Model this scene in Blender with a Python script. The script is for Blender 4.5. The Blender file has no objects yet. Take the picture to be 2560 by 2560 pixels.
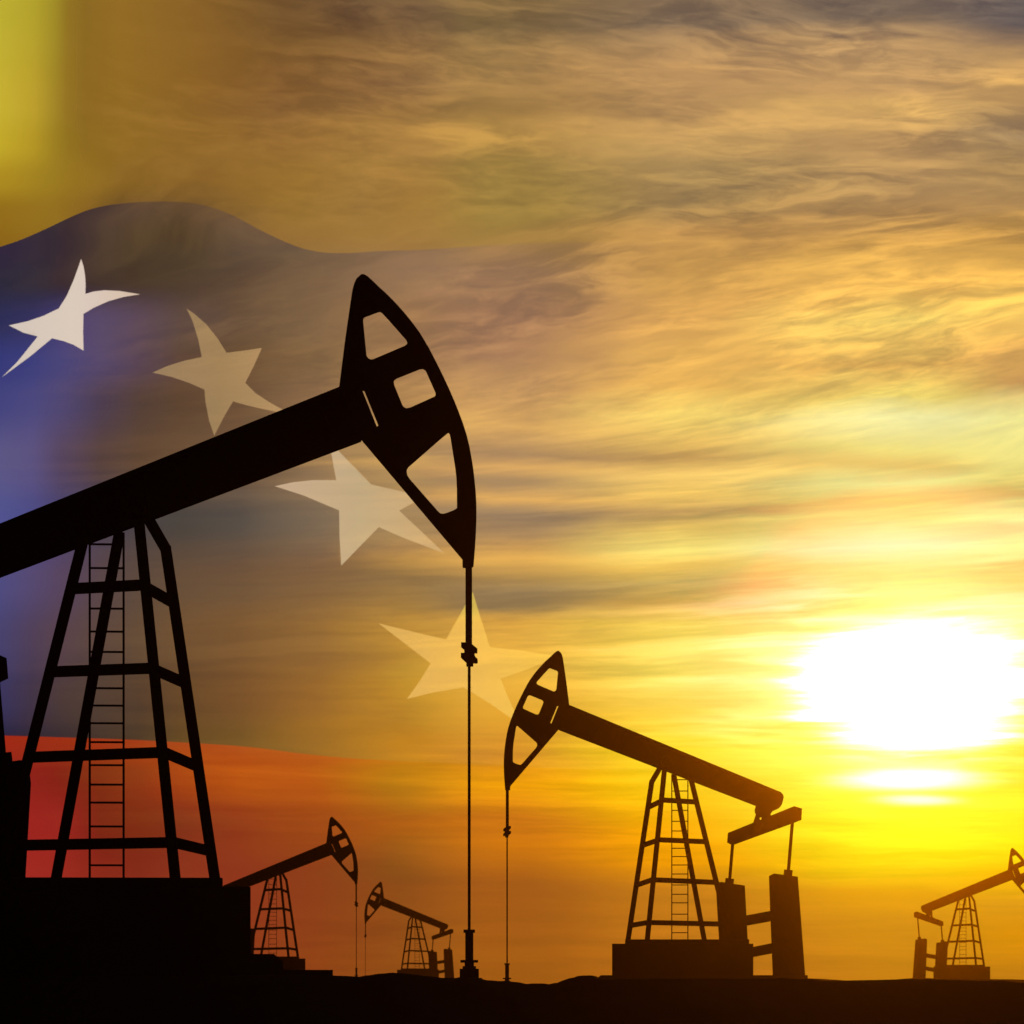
import bpy, bmesh, math, random
from mathutils import Vector

# ------------------------------------------------------------------ constants
F = 10620.0            # focal length in units of 1/2560 of the frame width
HOR = 2466.0           # row of the horizon (0..2560)
EYE = 1.6              # camera height above the low ground in front of it
TAU = math.tau
scene = bpy.context.scene
COL = scene.collection

# ------------------------------------------------------------------ camera
cam_data = bpy.data.cameras.new("camera")
cam = bpy.data.objects.new("camera", cam_data)
COL.objects.link(cam)
cam.location = (0, 0, EYE)
cam.rotation_euler = (math.radians(90), 0, 0)
cam_data.sensor_width = 36.0
cam_data.lens = 36.0 * F / 2560.0
cam_data.shift_y = (HOR - 1280.0) / 2560.0
cam_data.clip_start = 0.5
cam_data.clip_end = 60000.0
cam_data.dof.use_dof = True
cam_data.dof.focus_distance = 78.0
cam_data.dof.aperture_fstop = 5.4
scene.camera = cam

scene.render.resolution_x = 1024
scene.render.resolution_y = 1024
scene.view_settings.view_transform = 'Standard'
scene.view_settings.look = 'None'
scene.view_settings.exposure = 0.0
scene.view_settings.gamma = 1.0
scene.view_settings.use_curve_mapping = False
scene.cycles.volume_bounces = 0
scene.cycles.max_bounces = 8
scene.cycles.transparent_max_bounces = 16

# ------------------------------------------------------------------ sun
SUN_AZ = math.atan((2275 - 1280) / F)      # to the right of straight ahead
SUN_EL = math.atan((HOR - 1700) / F)
SUN_COL = (1.0, 0.74, 0.48)
SUN_E = 5.0
sd = Vector((math.sin(SUN_AZ) * math.cos(SUN_EL), math.cos(SUN_AZ) * math.cos(SUN_EL), math.sin(SUN_EL)))
sun_data = bpy.data.lights.new("sun", 'SUN')
sun_data.energy = SUN_E
sun_data.color = SUN_COL
sun_data.angle = math.radians(0.5)
sun = bpy.data.objects.new("sun", sun_data)
COL.objects.link(sun)
sun.location = sd * 900
sun.rotation_euler = sd.to_track_quat('Z', 'Y').to_euler()


def lin(c):
    def f(v):
        v = v / 255.0
        return v / 12.92 if v <= 0.04045 else ((v + 0.055) / 1.055) ** 2.4
    return tuple(f(v) for v in c)


# ------------------------------------------------------------------ sky
# colour of the evening sky by elevation, at seven compass bearings round the
# sun; bearings and elevations in units of 1/F radian (1280 = straight ahead,
# 2466 = the horizon)
SKY = {
    0: [(0, (116, 90, 68)), (300, (124, 94, 66)), (600, (112, 88, 66)), (900, (108, 86, 68)), (1200, (112, 90, 72)),
        (1310, (84, 76, 72)), (1400, (96, 80, 68)), (1550, (92, 72, 58)), (1750, (98, 70, 50)), (1900, (118, 72, 42)),
        (2050, (108, 64, 38)), (2250, (104, 60, 36)), (2460, (112, 66, 36))],
    640: [(0, (122, 92, 60)), (120, (116, 88, 58)), (260, (140, 102, 62)), (400, (146, 108, 64)), (520, (154, 116, 62)),
          (640, (130, 104, 72)), (760, (124, 100, 72)), (900, (136, 106, 72)), (1030, (144, 108, 72)),
          (1170, (160, 124, 80)), (1240, (118, 100, 80)), (1290, (100, 88, 78)), (1350, (94, 84, 70)),
          (1420, (134, 102, 62)), (1500, (98, 84, 62)), (1580, (122, 92, 56)), (1680, (138, 100, 54)),
          (1790, (116, 82, 48)), (1870, (120, 84, 38)), (1920, (176, 108, 30)), (2010, (150, 86, 30)),
          (2140, (132, 74, 34)), (2300, (132, 76, 32)), (2460, (140, 80, 28))],
    1280: [(0, (140, 108, 74)), (110, (124, 98, 72)), (210, (174, 132, 84)), (310, (162, 122, 74)), (400, (186, 142, 78)),
           (470, (160, 128, 70)), (560, (160, 128, 68)), (620, (168, 128, 72)), (700, (166, 126, 86)),
           (800, (170, 128, 88)), (900, (176, 134, 90)), (990, (206, 162, 96)), (1080, (232, 184, 100)),
           (1150, (180, 146, 96)), (1180, (228, 180, 100)), (1215, (172, 144, 98)), (1250, (232, 182, 96)),
           (1285, (160, 136, 98)), (1340, (176, 142, 90)), (1400, (240, 186, 86)), (1440, (190, 150, 78)),
           (1475, (158, 130, 84)), (1520, (160, 130, 78)), (1560, (226, 168, 64)), (1680, (240, 182, 60)),
           (1800, (244, 176, 40)), (1890, (222, 148, 28)), (1960, (246, 168, 10)), (2050, (200, 118, 22)),
           (2110, (206, 122, 16)), (2210, (160, 92, 26)), (2440, (156, 92, 20))],
    1700: [(0, (136, 110, 84)), (110, (130, 106, 84)), (220, (196, 150, 96)), (310, (176, 136, 88)), (360, (216, 168, 100)),
           (430, (174, 140, 88)), (520, (168, 134, 84)), (600, (184, 138, 80)), (680, (204, 154, 82)),
           (800, (230, 176, 92)), (900, (240, 188, 94)), (980, (236, 186, 92)), (1040, (255, 224, 112)),
           (1105, (248, 206, 104)), (1150, (196, 156, 88)), (1190, (250, 210, 110)), (1240, (240, 200, 100)),
           (1280, (196, 158, 92)), (1320, (240, 204, 100)), (1380, (255, 236, 120)), (1425, (250, 204, 90)),
           (1460, (206, 172, 90)), (1515, (220, 168, 74)), (1560, (255, 216, 80)), (1680, (255, 224, 84)),
           (1790, (255, 208, 50)), (1880, (255, 218, 10)), (1990, (255, 200, 0)), (2080, (255, 172, 0)),
           (2160, (246, 158, 4)), (2220, (200, 124, 24)), (2450, (190, 112, 24))],
    2270: [(0, (114, 96, 86)), (90, (124, 104, 88)), (180, (186, 146, 100)), (280, (196, 152, 98)), (330, (214, 168, 100)),
           (400, (180, 140, 92)), (470, (186, 146, 94)), (560, (178, 136, 84)), (640, (210, 158, 82)),
           (740, (244, 188, 92)), (840, (255, 220, 108)), (930, (232, 184, 92)), (1000, (255, 232, 116)),
           (1060, (255, 252, 168)), (1130, (255, 240, 132)), (1175, (250, 210, 110)), (1220, (255, 250, 150)),
           (1265, (244, 208, 106)), (1310, (255, 240, 130)), (1380, (255, 255, 184)), (1425, (250, 218, 104)),
           (1480, (244, 210, 94)), (1530, (255, 226, 90)), (1590, (255, 250, 140)), (1720, (255, 255, 120)),
           (1860, (255, 252, 30)), (1980, (255, 255, 10)), (2090, (255, 252, 0)), (2160, (255, 216, 0)),
           (2235, (240, 164, 14)), (2300, (216, 142, 22)), (2450, (198, 126, 20))],
    2560: [(0, (102, 90, 88)), (110, (98, 86, 86)), (170, (150, 120, 92)), (250, (212, 164, 98)), (330, (180, 142, 94)),
           (380, (150, 122, 90)), (440, (176, 140, 90)), (520, (176, 136, 84)), (620, (206, 154, 78)),
           (720, (244, 188, 90)), (820, (255, 212, 102)), (880, (240, 188, 94)), (970, (214, 164, 92)),
           (1060, (255, 250, 152)), (1150, (255, 246, 140)), (1200, (255, 240, 130)), (1245, (216, 184, 98)),
           (1300, (255, 244, 150)), (1370, (255, 252, 150)), (1430, (246, 214, 100)), (1500, (242, 206, 92)),
           (1560, (255, 246, 120)), (1700, (255, 252, 110)), (1840, (255, 236, 10)), (1900, (252, 224, 0)),
           (2010, (255, 242, 10)), (2110, (255, 236, 0)), (2190, (254, 190, 0)), (2260, (220, 150, 22)),
           (2340, (222, 144, 10)), (2460, (192, 122, 20))],
}
SKY_X = sorted(SKY)

# thin forward-scattering dust between the camera and the far air: what it adds
# in front of the open sky is taken off the sky's own light
SMOKE = 8.0e-4                 # extinction of the dark dust per metre
DUST = 1.9e-5                  # the part of it that scatters (red)
DUST_G = 0.98
DUST_COL = (1.0, 0.29, 0.0)
DUST_LEN = 362.0
SKY_T = math.exp(-SMOKE * DUST_LEN)
DUST_K = (1 - SKY_T) / (SMOKE * DUST_LEN)


def dust_at(x, y):
    th = math.hypot(x - 2275, y - 1700) / F
    g = DUST_G
    p = (1 - g * g) / (4 * math.pi * (1 + g * g - 2 * g * math.cos(th)) ** 1.5)
    return [DUST_K * DUST * DUST_LEN * SUN_E * p * a * b for a, b in zip(SUN_COL, DUST_COL)]


def sky_at(x, y):
    def col(k):
        s = SKY[k]
        if y <= s[0][0]:
            return lin(s[0][1])
        for (a, ca), (b, cb) in zip(s, s[1:]):
            if y <= b:
                t = (y - a) / (b - a)
                la, lb = lin(ca), lin(cb)
                return tuple(p * (1 - t) + q * t for p, q in zip(la, lb))
        return lin(s[-1][1])
    x = min(max(x, SKY_X[0]), SKY_X[-1])
    for a, b in zip(SKY_X, SKY_X[1:]):
        if x <= b:
            t = (x - a) / (b - a)
            t = t * t * (3 - 2 * t)
            d = dust_at(x, y)
            out = []
            for p, q, h in zip(col(a), col(b), d):
                v = p * (1 - t) + q * t
                out.append(v - min(h, 0.7 * v))
            return tuple(out)


class NB:
    """tiny node builder"""
    def __init__(self, tree):
        self.t = tree

    def n(self, kind, **kw):
        nd = self.t.nodes.new(kind)
        for k, v in kw.items():
            setattr(nd, k, v)
        return nd

    def put(self, sock, v):
        if isinstance(v, bpy.types.NodeSocket):
            self.t.links.new(v, sock)
        else:
            sock.default_value = v

    def m(self, op, a, b=None, c=None, clamp=False):
        nd = self.n('ShaderNodeMath', operation=op, use_clamp=clamp)
        self.put(nd.inputs[0], a)
        if b is not None:
            self.put(nd.inputs[1], b)
        if c is not None:
            self.put(nd.inputs[2], c)
        return nd.outputs[0]

    def xyz(self, x, y, z=0.0):
        nd = self.n('ShaderNodeCombineXYZ')
        for i, v in enumerate((x, y, z)):
            self.put(nd.inputs[i], v)
        return nd.outputs[0]

    def noise(self, vec, scale=1.0, detail=4.0, rough=0.5, dist=0.0):
        nd = self.n('ShaderNodeTexNoise')
        self.put(nd.inputs['Vector'], vec)
        nd.inputs['Scale'].default_value = scale
        nd.inputs['Detail'].default_value = detail
        nd.inputs['Roughness'].default_value = rough
        nd.inputs['Distortion'].default_value = dist
        return nd.outputs['Fac']

    def ramp_f(self, v, stops):
        """piecewise smooth scalar ramp; stops [(pos, value)]"""
        lo, hi = stops[0][0], stops[-1][0]
        f = self.mapr(v, lo, hi, 0, 1, 'LINEAR')
        nd = self.n('ShaderNodeFloatCurve')
        cv = nd.mapping.curves[0]
        vals = [b for a, b in stops]
        vmin, vmax = min(vals), max(vals)
        sc = (vmax - vmin) or 1.0
        pts = [((a - lo) / (hi - lo), (b - vmin) / sc) for a, b in stops]
        cv.points[0].location = pts[0]
        cv.points[1].location = pts[-1]
        for p in pts[1:-1]:
            cv.points.new(*p)
        nd.mapping.update()
        self.put(nd.inputs['Value'], f)
        return self.m('MULTIPLY_ADD', nd.outputs[0], sc, vmin)

    def mapr(self, v, a, b, c, d, interp='SMOOTHSTEP'):
        nd = self.n('ShaderNodeMapRange', interpolation_type=interp, clamp=True)
        self.put(nd.inputs['Value'], v)
        nd.inputs['From Min'].default_value = a
        nd.inputs['From Max'].default_value = b
        nd.inputs['To Min'].default_value = c
        nd.inputs['To Max'].default_value = d
        return nd.outputs[0]

    def mix(self, f, a, b, blend='MIX'):
        nd = self.n('ShaderNodeMix', data_type='RGBA', blend_type=blend)
        self.put(nd.inputs[0], f)
        self.put(nd.inputs[6], a)
        self.put(nd.inputs[7], b)
        return nd.outputs[2]


world = bpy.data.worlds.new("World")
scene.world = world
world.use_nodes = True
wt = world.node_tree
wt.nodes.clear()
W = NB(wt)
tc = W.n('ShaderNodeTexCoord')
sep = W.n('ShaderNodeSeparateXYZ')
wt.links.new(tc.outputs['Generated'], sep.inputs[0])
dx, dy, dz = sep.outputs
az = W.m('ARCTAN2', dx, dy)
rad = W.m('SQRT', W.m('ADD', W.m('MULTIPLY', dx, dx), W.m('MULTIPLY', dy, dy)))
el = W.m('ARCTAN2', dz, rad)
U = W.m('MULTIPLY_ADD', az, F, 1280.0)
V = W.m('MULTIPLY_ADD', el, -F, HOR)
# drift of the cloud streaks: they sink to the right high up and rise to the
# right lower down
slope = W.ramp_f(V, [(0, -0.10), (350, -0.04), (560, 0.05), (900, 0.17), (1080, 0.13), (1300, 0.05), (1560, 0.05), (1800, 0.0), (2466, 0.0)])
S = W.m('ADD', V, W.m('MULTIPLY', W.m('SUBTRACT', U, 1500.0), slope))
big = W.noise(W.xyz(W.m('DIVIDE', U, 620.0), W.m('DIVIDE', S, 150.0), 3.3), 1.0, 5.0, 0.55, 0.35)
mid = W.noise(W.xyz(W.m('DIVIDE', U, 300.0), W.m('DIVIDE', S, 48.0), 8.1), 1.0, 6.0, 0.58, 0.5)
fine = W.noise(W.xyz(W.m('DIVIDE', U, 95.0), W.m('DIVIDE', S, 17.0), 1.7), 1.0, 6.0, 0.62, 0.6)
big0 = W.m('SUBTRACT', big, 0.5)
mid0 = W.m('SUBTRACT', mid, 0.5)
fine0 = W.m('SUBTRACT', fine, 0.5)
warp = W.m('ADD', W.m('MULTIPLY', big0, 130.0), W.m('MULTIPLY', mid0, 60.0))
calm = W.ramp_f(V, [(0, 1.0), (1000, 1.0), (1150, 0.55), (1560, 0.5), (1800, 0.55), (2150, 0.4), (2466, 0.3)])
Vw = W.m('ADD', V, W.m('MULTIPLY', warp, calm))
fac = W.m('DIVIDE', Vw, 2560.0, clamp=True)
cols = []
for k in SKY_X:
    r = W.n('ShaderNodeValToRGB')
    r.color_ramp.interpolation = 'B_SPLINE' if False else 'LINEAR'
    els = r.color_ramp.elements
    st = SKY[k]
    els[0].position = st[0][0] / 2560.0
    els[0].color = (*lin(st[0][1]), 1)
    els[1].position = st[-1][0] / 2560.0
    els[1].color = (*lin(st[-1][1]), 1)
    for p, c in st[1:-1]:
        e = els.new(p / 2560.0)
        e.color = (*lin(c), 1)
    wt.links.new(fac, r.inputs[0])
    cols.append(r.outputs[0])
Uw = W.m('ADD', U, W.m('MULTIPLY', big0, 260.0))
c = cols[0]
for i in range(1, len(cols)):
    c = W.mix(W.mapr(Uw, SKY_X[i - 1], SKY_X[i], 0, 1), c, cols[i])
# cloud structure: brightness of the wisps
amp = W.ramp_f(V, [(0, 1.0), (700, 0.85), (1000, 0.7), (1300, 0.55), (1500, 0.5), (1800, 0.5), (2200, 0.35), (2466, 0.2)])
near = W.m('MULTIPLY', W.mapr(U, 1500, 2100, 1.0, 0.85), 1.0)
amp = W.m('MULTIPLY', amp, W.m('MAXIMUM', near, W.mapr(V, 1300, 900, 0.0, 1.0)))
mid2 = W.noise(W.xyz(W.m('DIVIDE', U, 900.0), W.m('DIVIDE', S, 34.0), 5.1), 1.0, 6.0, 0.6, 0.4)
fine2 = W.noise(W.xyz(W.m('DIVIDE', U, 230.0), W.m('DIVIDE', S, 11.0), 2.9), 1.0, 6.0, 0.62, 0.5)
low = W.mapr(V, 850, 1250, 0, 1)
mid0 = W.m('ADD', W.m('MULTIPLY', mid0, W.m('SUBTRACT', 1.0, low)), W.m('MULTIPLY', W.m('SUBTRACT', mid2, 0.5), W.m('MULTIPLY', low, 1.25)))
fine0 = W.m('ADD', W.m('MULTIPLY', fine0, W.m('SUBTRACT', 1.0, low)), W.m('MULTIPLY', W.m('SUBTRACT', fine2, 0.5), low))
patch = W.mapr(W.noise(W.xyz(W.m('DIVIDE', U, 480.0), W.m('DIVIDE', S, 130.0), 12.4), 1.0, 3.0, 0.5, 0.3), 0.40, 0.66, 0.25, 1.5)
fine0 = W.m('MULTIPLY', fine0, patch)
# curled wisps with crisp bright edges high up, long thin bars lower down
wv = W.n('ShaderNodeTexNoise')
W.put(wv.inputs['Vector'], W.xyz(W.m('DIVIDE', U, 420.0), W.m('DIVIDE', S, 120.0), 21.0))
wv.inputs['Scale'].default_value = 1.0
wv.inputs['Detail'].default_value = 3.0
wsep = W.n('ShaderNodeSeparateXYZ')
wt.links.new(wv.outputs['Color'], wsep.inputs[0])
wx = W.m('SUBTRACT', wsep.outputs[0], 0.5)
wy = W.m('SUBTRACT', wsep.outputs[1], 0.5)
curl = W.noise(W.xyz(W.m('MULTIPLY_ADD', wx, 1.6, W.m('DIVIDE', U, 300.0)), W.m('MULTIPLY_ADD', wy, 2.4, W.m('DIVIDE', S, 58.0)), 4.0), 1.0, 9.0, 0.62, 0.25)
bars = W.noise(W.xyz(W.m('MULTIPLY_ADD', wx, 0.6, W.m('DIVIDE', U, 760.0)), W.m('MULTIPLY_ADD', wy, 1.0, W.m('DIVIDE', S, 46.0)), 9.0), 1.0, 9.0, 0.6, 0.15)
curl_s = W.m('SUBTRACT', W.mapr(curl, 0.36, 0.68, 0, 1), 0.42)
bars_s = W.m('SUBTRACT', W.mapr(bars, 0.36, 0.64, 0, 1), 0.5)
mid0 = W.m('ADD', W.m('MULTIPLY', curl_s, W.m('SUBTRACT', 1.0, low)), W.m('MULTIPLY', bars_s, W.m('MULTIPLY', low, 1.0)))
left = W.mapr(U, 500, 1500, 0.75, 1.0)
clump = W.mapr(W.noise(W.xyz(W.m('DIVIDE', U, 640.0), W.m('DIVIDE', S, 210.0), 31.0), 1.0, 2.0, 0.5, 0.2), 0.38, 0.62, 0.35, 1.3)
left = W.m('MULTIPLY', left, clump)
mid0 = W.m('MULTIPLY', mid0, left)
det = W.m('ADD', W.m('ADD', W.m('MULTIPLY', big0, 0.35), W.m('MULTIPLY', mid0, 0.60)), W.m('MULTIPLY', fine0, 0.60))
det = W.m('MULTIPLY', det, amp)
gold = W.m('MULTIPLY', W.mapr(U, 1500, 2000, 0.0, 1.0), W.ramp_f(V, [(0, 0.0), (700, 0.0), (900, 0.09), (1100, 0.13), (1400, 0.12), (1530, 0.0), (2466, 0.0)]))
det = W.m('SUBTRACT', det, gold)
gR = W.m('MAXIMUM', W.m('ADD', 1.0, det), 0.2)
gG = W.m('MAXIMUM', W.m('ADD', 1.0, W.m('MULTIPLY', det, 0.97)), 0.2)
gB = W.m('MAXIMUM', W.m('ADD', 1.0, W.m('MULTIPLY', det, 0.62)), 0.2)
c = W.mix(1.0, c, W.xyz(gR, W.m('MULTIPLY', gG, W.ramp_f(V, [(0, 1.01), (650, 1.0), (900, 0.94), (1350, 0.94), (1550, 1.0), (1900, 0.97), (2466, 0.96)])), gB), 'MULTIPLY')


# the sun's own glare behind thin cloud
rag = W.m('ADD', W.m('MULTIPLY', W.m('SUBTRACT', mid2, 0.5), 420.0), W.m('MULTIPLY', W.m('SUBTRACT', fine2, 0.5), 330.0))


def blob(cx, cy, rx, ry, p, wob=0.55, px=2.0, py=2.0):
    qx = W.m('DIVIDE', W.m('ADD', W.m('SUBTRACT', U, cx), W.m('MULTIPLY', rag, wob)), rx)
    qy = W.m('DIVIDE', W.m('SUBTRACT', V, cy), ry)
    q = W.m('ADD', W.m('POWER', W.m('ABSOLUTE', qx), px), W.m('POWER', W.m('ABSOLUTE', qy), py))
    q = W.m('MAXIMUM', W.m('ADD', q, W.m('MULTIPLY', W.m('ADD', big0, mid0), -wob * 1.5)), 0.0)
    return W.m('EXPONENT', W.m('MULTIPLY', W.m('POWER', q, p), -1.0))


g1 = blob(2290, 1718, 262, 140, 2.0, 0.42, 2.6, 2.1)
g2 = blob(2270, 1951, 160, 24, 1.4, 0.15)
g3 = blob(2287, 2002, 95, 12, 1.4, 0.2)
g5 = blob(2190, 1556, 170, 12, 1.0, 0.35)
g6 = blob(2270, 1660, 400, 190, 1.0, 0.9)
g4 = blob(2240, 1700, 470, 300, 1.2, 0.3)
glow = W.m('ADD', W.m('MULTIPLY', g1, 5.0), W.m('ADD', W.m('MULTIPLY', g2, 2.4), W.m('ADD', W.m('MULTIPLY', g3, 1.2), W.m('MULTIPLY', g5, 0.9))))
gv = W.n('ShaderNodeVectorMath', operation='SCALE')
gv.inputs[0].default_value = (1.0, 0.93, 0.60)
wt.links.new(glow, gv.inputs['Scale'])
hv = W.n('ShaderNodeVectorMath', operation='SCALE')
hv.inputs[0].default_value = (0.34, 0.19, 0.10)
wt.links.new(g4, hv.inputs['Scale'])
c = W.mix(1.0, c, gv.outputs[0], 'ADD')
c = W.mix(1.0, c, hv.outputs[0], 'ADD')
pv2 = W.n('ShaderNodeVectorMath', operation='SCALE')
pv2.inputs[0].default_value = (0.08, 0.10, 0.30)
wt.links.new(g6, pv2.inputs['Scale'])
c = W.mix(1.0, c, pv2.outputs[0], 'ADD')

ca = W.m('ADD', W.m('ADD', W.m('MULTIPLY', dx, sd.x), W.m('MULTIPLY', dy, sd.y)), W.m('MULTIPLY', dz, sd.z))
hg = W.m('POWER', W.m('MAXIMUM', W.m('MULTIPLY_ADD', ca, -2 * DUST_G, 1 + DUST_G ** 2), 1e-5), -1.5)
hg = W.m('MULTIPLY', hg, (1 - DUST_G ** 2) / (4 * math.pi) * DUST_K * DUST * DUST_LEN * SUN_E)
dv = W.n('ShaderNodeVectorMath', operation='SCALE')
dv.inputs[0].default_value = (SUN_COL[0] * DUST_COL[0] * 0.85, SUN_COL[1] * DUST_COL[1] * 0.6, 0.0)
wt.links.new(hg, dv.inputs['Scale'])
cap = W.n('ShaderNodeVectorMath', operation='SCALE')
wt.links.new(c, cap.inputs[0])
cap.inputs['Scale'].default_value = 0.7
mnv = W.n('ShaderNodeVectorMath', operation='MINIMUM')
wt.links.new(dv.outputs[0], mnv.inputs[0])
wt.links.new(cap.outputs[0], mnv.inputs[1])
sb = W.n('ShaderNodeVectorMath', operation='SUBTRACT')
wt.links.new(c, sb.inputs[0])
wt.links.new(mnv.outputs[0], sb.inputs[1])
c = sb.outputs[0]
bg1 = W.n('ShaderNodeBackground')
W.put(bg1.inputs['Color'], c)
bg1.inputs['Strength'].default_value = 1.0 / SKY_T
nish = W.n('ShaderNodeTexSky', sky_type='NISHITA')
nish.sun_disc = False
nish.sun_elevation = SUN_EL
nish.sun_rotation = SUN_AZ
nish.dust_density = 3.0
bg2 = W.n('ShaderNodeBackground')
wt.links.new(nish.outputs[0], bg2.inputs['Color'])
bg2.inputs['Strength'].default_value = 0.05
# away from the sunset the clouded sky passes into the plain evening sky
ang = W.m('ARCCOSINE', ca)
away = W.mapr(ang, math.radians(20), math.radians(60), 0, 1)
ms = W.n('ShaderNodeMixShader')
wt.links.new(away, ms.inputs[0])
wt.links.new(bg1.outputs[0], ms.inputs[1])
wt.links.new(bg2.outputs[0], ms.inputs[2])
wo = W.n('ShaderNodeOutputWorld')
wt.links.new(ms.outputs[0], wo.inputs['Surface'])


# ------------------------------------------------------------------ materials
def mat(name, base, rough=0.6, metal=0.0, spec=0.3, var=0.35, scale=6.0, bump=0.0, rust=None):
    m = bpy.data.materials.new(name)
    m.use_nodes = True
    t = m.node_tree
    b = t.nodes['Principled BSDF']
    N = NB(t)
    co = N.n('ShaderNodeTexCoord').outputs['Object']
    nz = N.noise(co, scale, 6.0, 0.6, 0.2)
    a = tuple(v * (1 - var) for v in base)
    z = tuple(min(1, v * (1 + var)) for v in base)
    colr = N.mix(nz, (*a, 1), (*z, 1))
    if rust:
        pt = N.noise(co, scale * 0.5, 8.0, 0.7, 0.6)
        colr = N.mix(N.mapr(pt, 0.56, 0.68, 0, 1), colr, (*rust, 1))
    t.links.new(colr, b.inputs['Base Color'])
    b.inputs['Roughness'].default_value = rough
    b.inputs['Metallic'].default_value = metal
    b.inputs['Specular IOR Level'].default_value = spec
    if bump:
        bp = N.n('ShaderNodeBump')
        bp.inputs['Strength'].default_value = bump
        bp.inputs['Distance'].default_value = 0.02
        t.links.new(nz, bp.inputs['Height'])
        t.links.new(bp.outputs[0], b.inputs['Normal'])
    return m


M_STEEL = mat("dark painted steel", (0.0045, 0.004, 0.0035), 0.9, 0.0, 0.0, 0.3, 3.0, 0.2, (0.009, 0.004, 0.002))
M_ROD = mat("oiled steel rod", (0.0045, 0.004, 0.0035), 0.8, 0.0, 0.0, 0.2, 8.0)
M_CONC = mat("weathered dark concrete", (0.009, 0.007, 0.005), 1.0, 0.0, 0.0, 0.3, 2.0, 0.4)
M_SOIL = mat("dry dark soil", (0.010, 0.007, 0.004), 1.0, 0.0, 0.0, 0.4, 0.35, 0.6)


# ------------------------------------------------------------------ pump jack template
# side elevation in template units (177 per metre); origin = foot of the tower
UX, UY, SC, KD = 400.0, 2450.0, 177.0, 95.0


def P(x, y, v=0.0):
    """template point at depth v metres (positive = away)"""
    k = 1.0 + v / KD
    return Vector(((x - UX) / SC * k, v, (UY - y) / SC * k))


def z1(x, y): return (800 + x * .24845, 640 + y * .24845)
def z2(x, y): return (800 + x * .24845, 1040 + y * .24845)
def z5(x, y): return (1000 + x * .15528, 1500 + y * .15528)
def c2(x, y): return (906.3 - (x - 1395.3) / .4757, 681 + (y - 1627) / .4757)
def e2(x, y): return c2(1780 + x * .14493, 1940 + y * .14493)


def new_mesh(name, bm, material, smooth=False):
    bmesh.ops.recalc_face_normals(bm, faces=bm.faces)
    me = bpy.data.meshes.new(name)
    bm.to_mesh(me)
    bm.free()
    me.materials.append(material)
    if smooth:
        for p in me.polygons:
            p.use_smooth = True
    return me


def link(name, me, parent=None, loc=None):
    o = bpy.data.objects.new(name, me)
    COL.objects.link(o)
    if parent is not None:
        o.parent = parent
    if loc is not None:
        o.location = loc
    return o


def plate(name, outer, holes, v0, v1, material, parent, vfun=None):
    """extruded outline with holes, triangulated through a filled curve"""
    cu = bpy.data.curves.new(name + "_outline", 'CURVE')
    cu.dimensions = '2D'
    cu.fill_mode = 'BOTH'
    for loop in [outer] + list(holes):
        sp = cu.splines.new('POLY')
        sp.points.add(len(loop) - 1)
        for p, (x, y) in zip(sp.points, loop):
            p.co = ((x - UX) / SC, (UY - y) / SC, 0, 1)
        sp.use_cyclic_u = True
    cu.extrude = 0.5
    tmp = bpy.data.objects.new("tmp", cu)
    COL.objects.link(tmp)
    bpy.context.view_layer.update()
    me = bpy.data.meshes.new_from_object(tmp.evaluated_get(bpy.context.evaluated_depsgraph_get()))
    bpy.data.objects.remove(tmp)
    bpy.data.curves.remove(cu)
    bm = bmesh.new()
    bm.from_mesh(me)
    bpy.data.meshes.remove(me)
    bmesh.ops.remove_doubles(bm, verts=bm.verts, dist=1e-5)
    for v in bm.verts:
        x, y, z = v.co
        t = 1.0 if z > 0 else 0.0
        dep = (v0 * (1 - t) + v1 * t) + (vfun(x) if vfun else 0.0)
        k = 1 + dep / KD
        v.co = (x * k, dep, y * k)
    return link(name, new_mesh(name, bm, material), parent)


def boxes(name, items, material, parent, bevel=0.0):
    """items: bars (p0, p1, thickness, depth) with p = (x, y, v); one mesh"""
    bm = bmesh.new()
    for p0, p1, th, dp in items:
        a, b = P(*p0), P(*p1)
        d = Vector((b.x - a.x, 0, b.z - a.z))
        d.normalize()
        n = Vector((-d.z, 0, d.x)) * (th / SC / 2)
        w = Vector((0, dp / 2, 0))
        q = [bm.verts.new(c) for c in (a - n - w, a + n - w, a + n + w, a - n + w, b - n - w, b + n - w, b + n + w, b - n + w)]
        for f in ((0, 1, 2, 3), (7, 6, 5, 4), (0, 4, 5, 1), (1, 5, 6, 2), (2, 6, 7, 3), (3, 7, 4, 0)):
            bm.faces.new([q[i] for i in f])
    if bevel:
        bmesh.ops.bevel(bm, geom=list(bm.edges), offset=bevel, segments=1, affect='EDGES')
    return link(name, new_mesh(name, bm, material), parent)


def lathe(name, prof, cx, cy, v, material, parent, seg=20, axis='Z'):
    """prof: [(radius in template units, y)]"""
    bm = bmesh.new()
    rings = []
    for r, y in prof:
        ring = []
        for i in range(seg):
            a = TAU * i / seg
            if axis == 'Z':
                o = P(cx, y, v)
                ring.append(bm.verts.new((o.x + r / SC * math.cos(a), v + r / SC * math.sin(a), o.z)))
            else:                       # along the depth; y is a depth in metres
                o = P(cx, cy, 0)
                ring.append(bm.verts.new((o.x + r / SC * math.cos(a), y, o.z + r / SC * math.sin(a))))
        rings.append(ring)
    for a, b in zip(rings, rings[1:]):
        for i in range(seg):
            j = (i + 1) % seg
            bm.faces.new((a[i], a[j], b[j], b[i]))
    bm.faces.new(rings[0][::-1])
    bm.faces.new(rings[-1])
    return link(name, new_mesh(name, bm, material), parent)


def root(name, loc):
    o = bpy.data.objects.new(name, None)
    o.empty_display_size = 0.5
    COL.objects.link(o)
    o.location = loc
    return o


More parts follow.
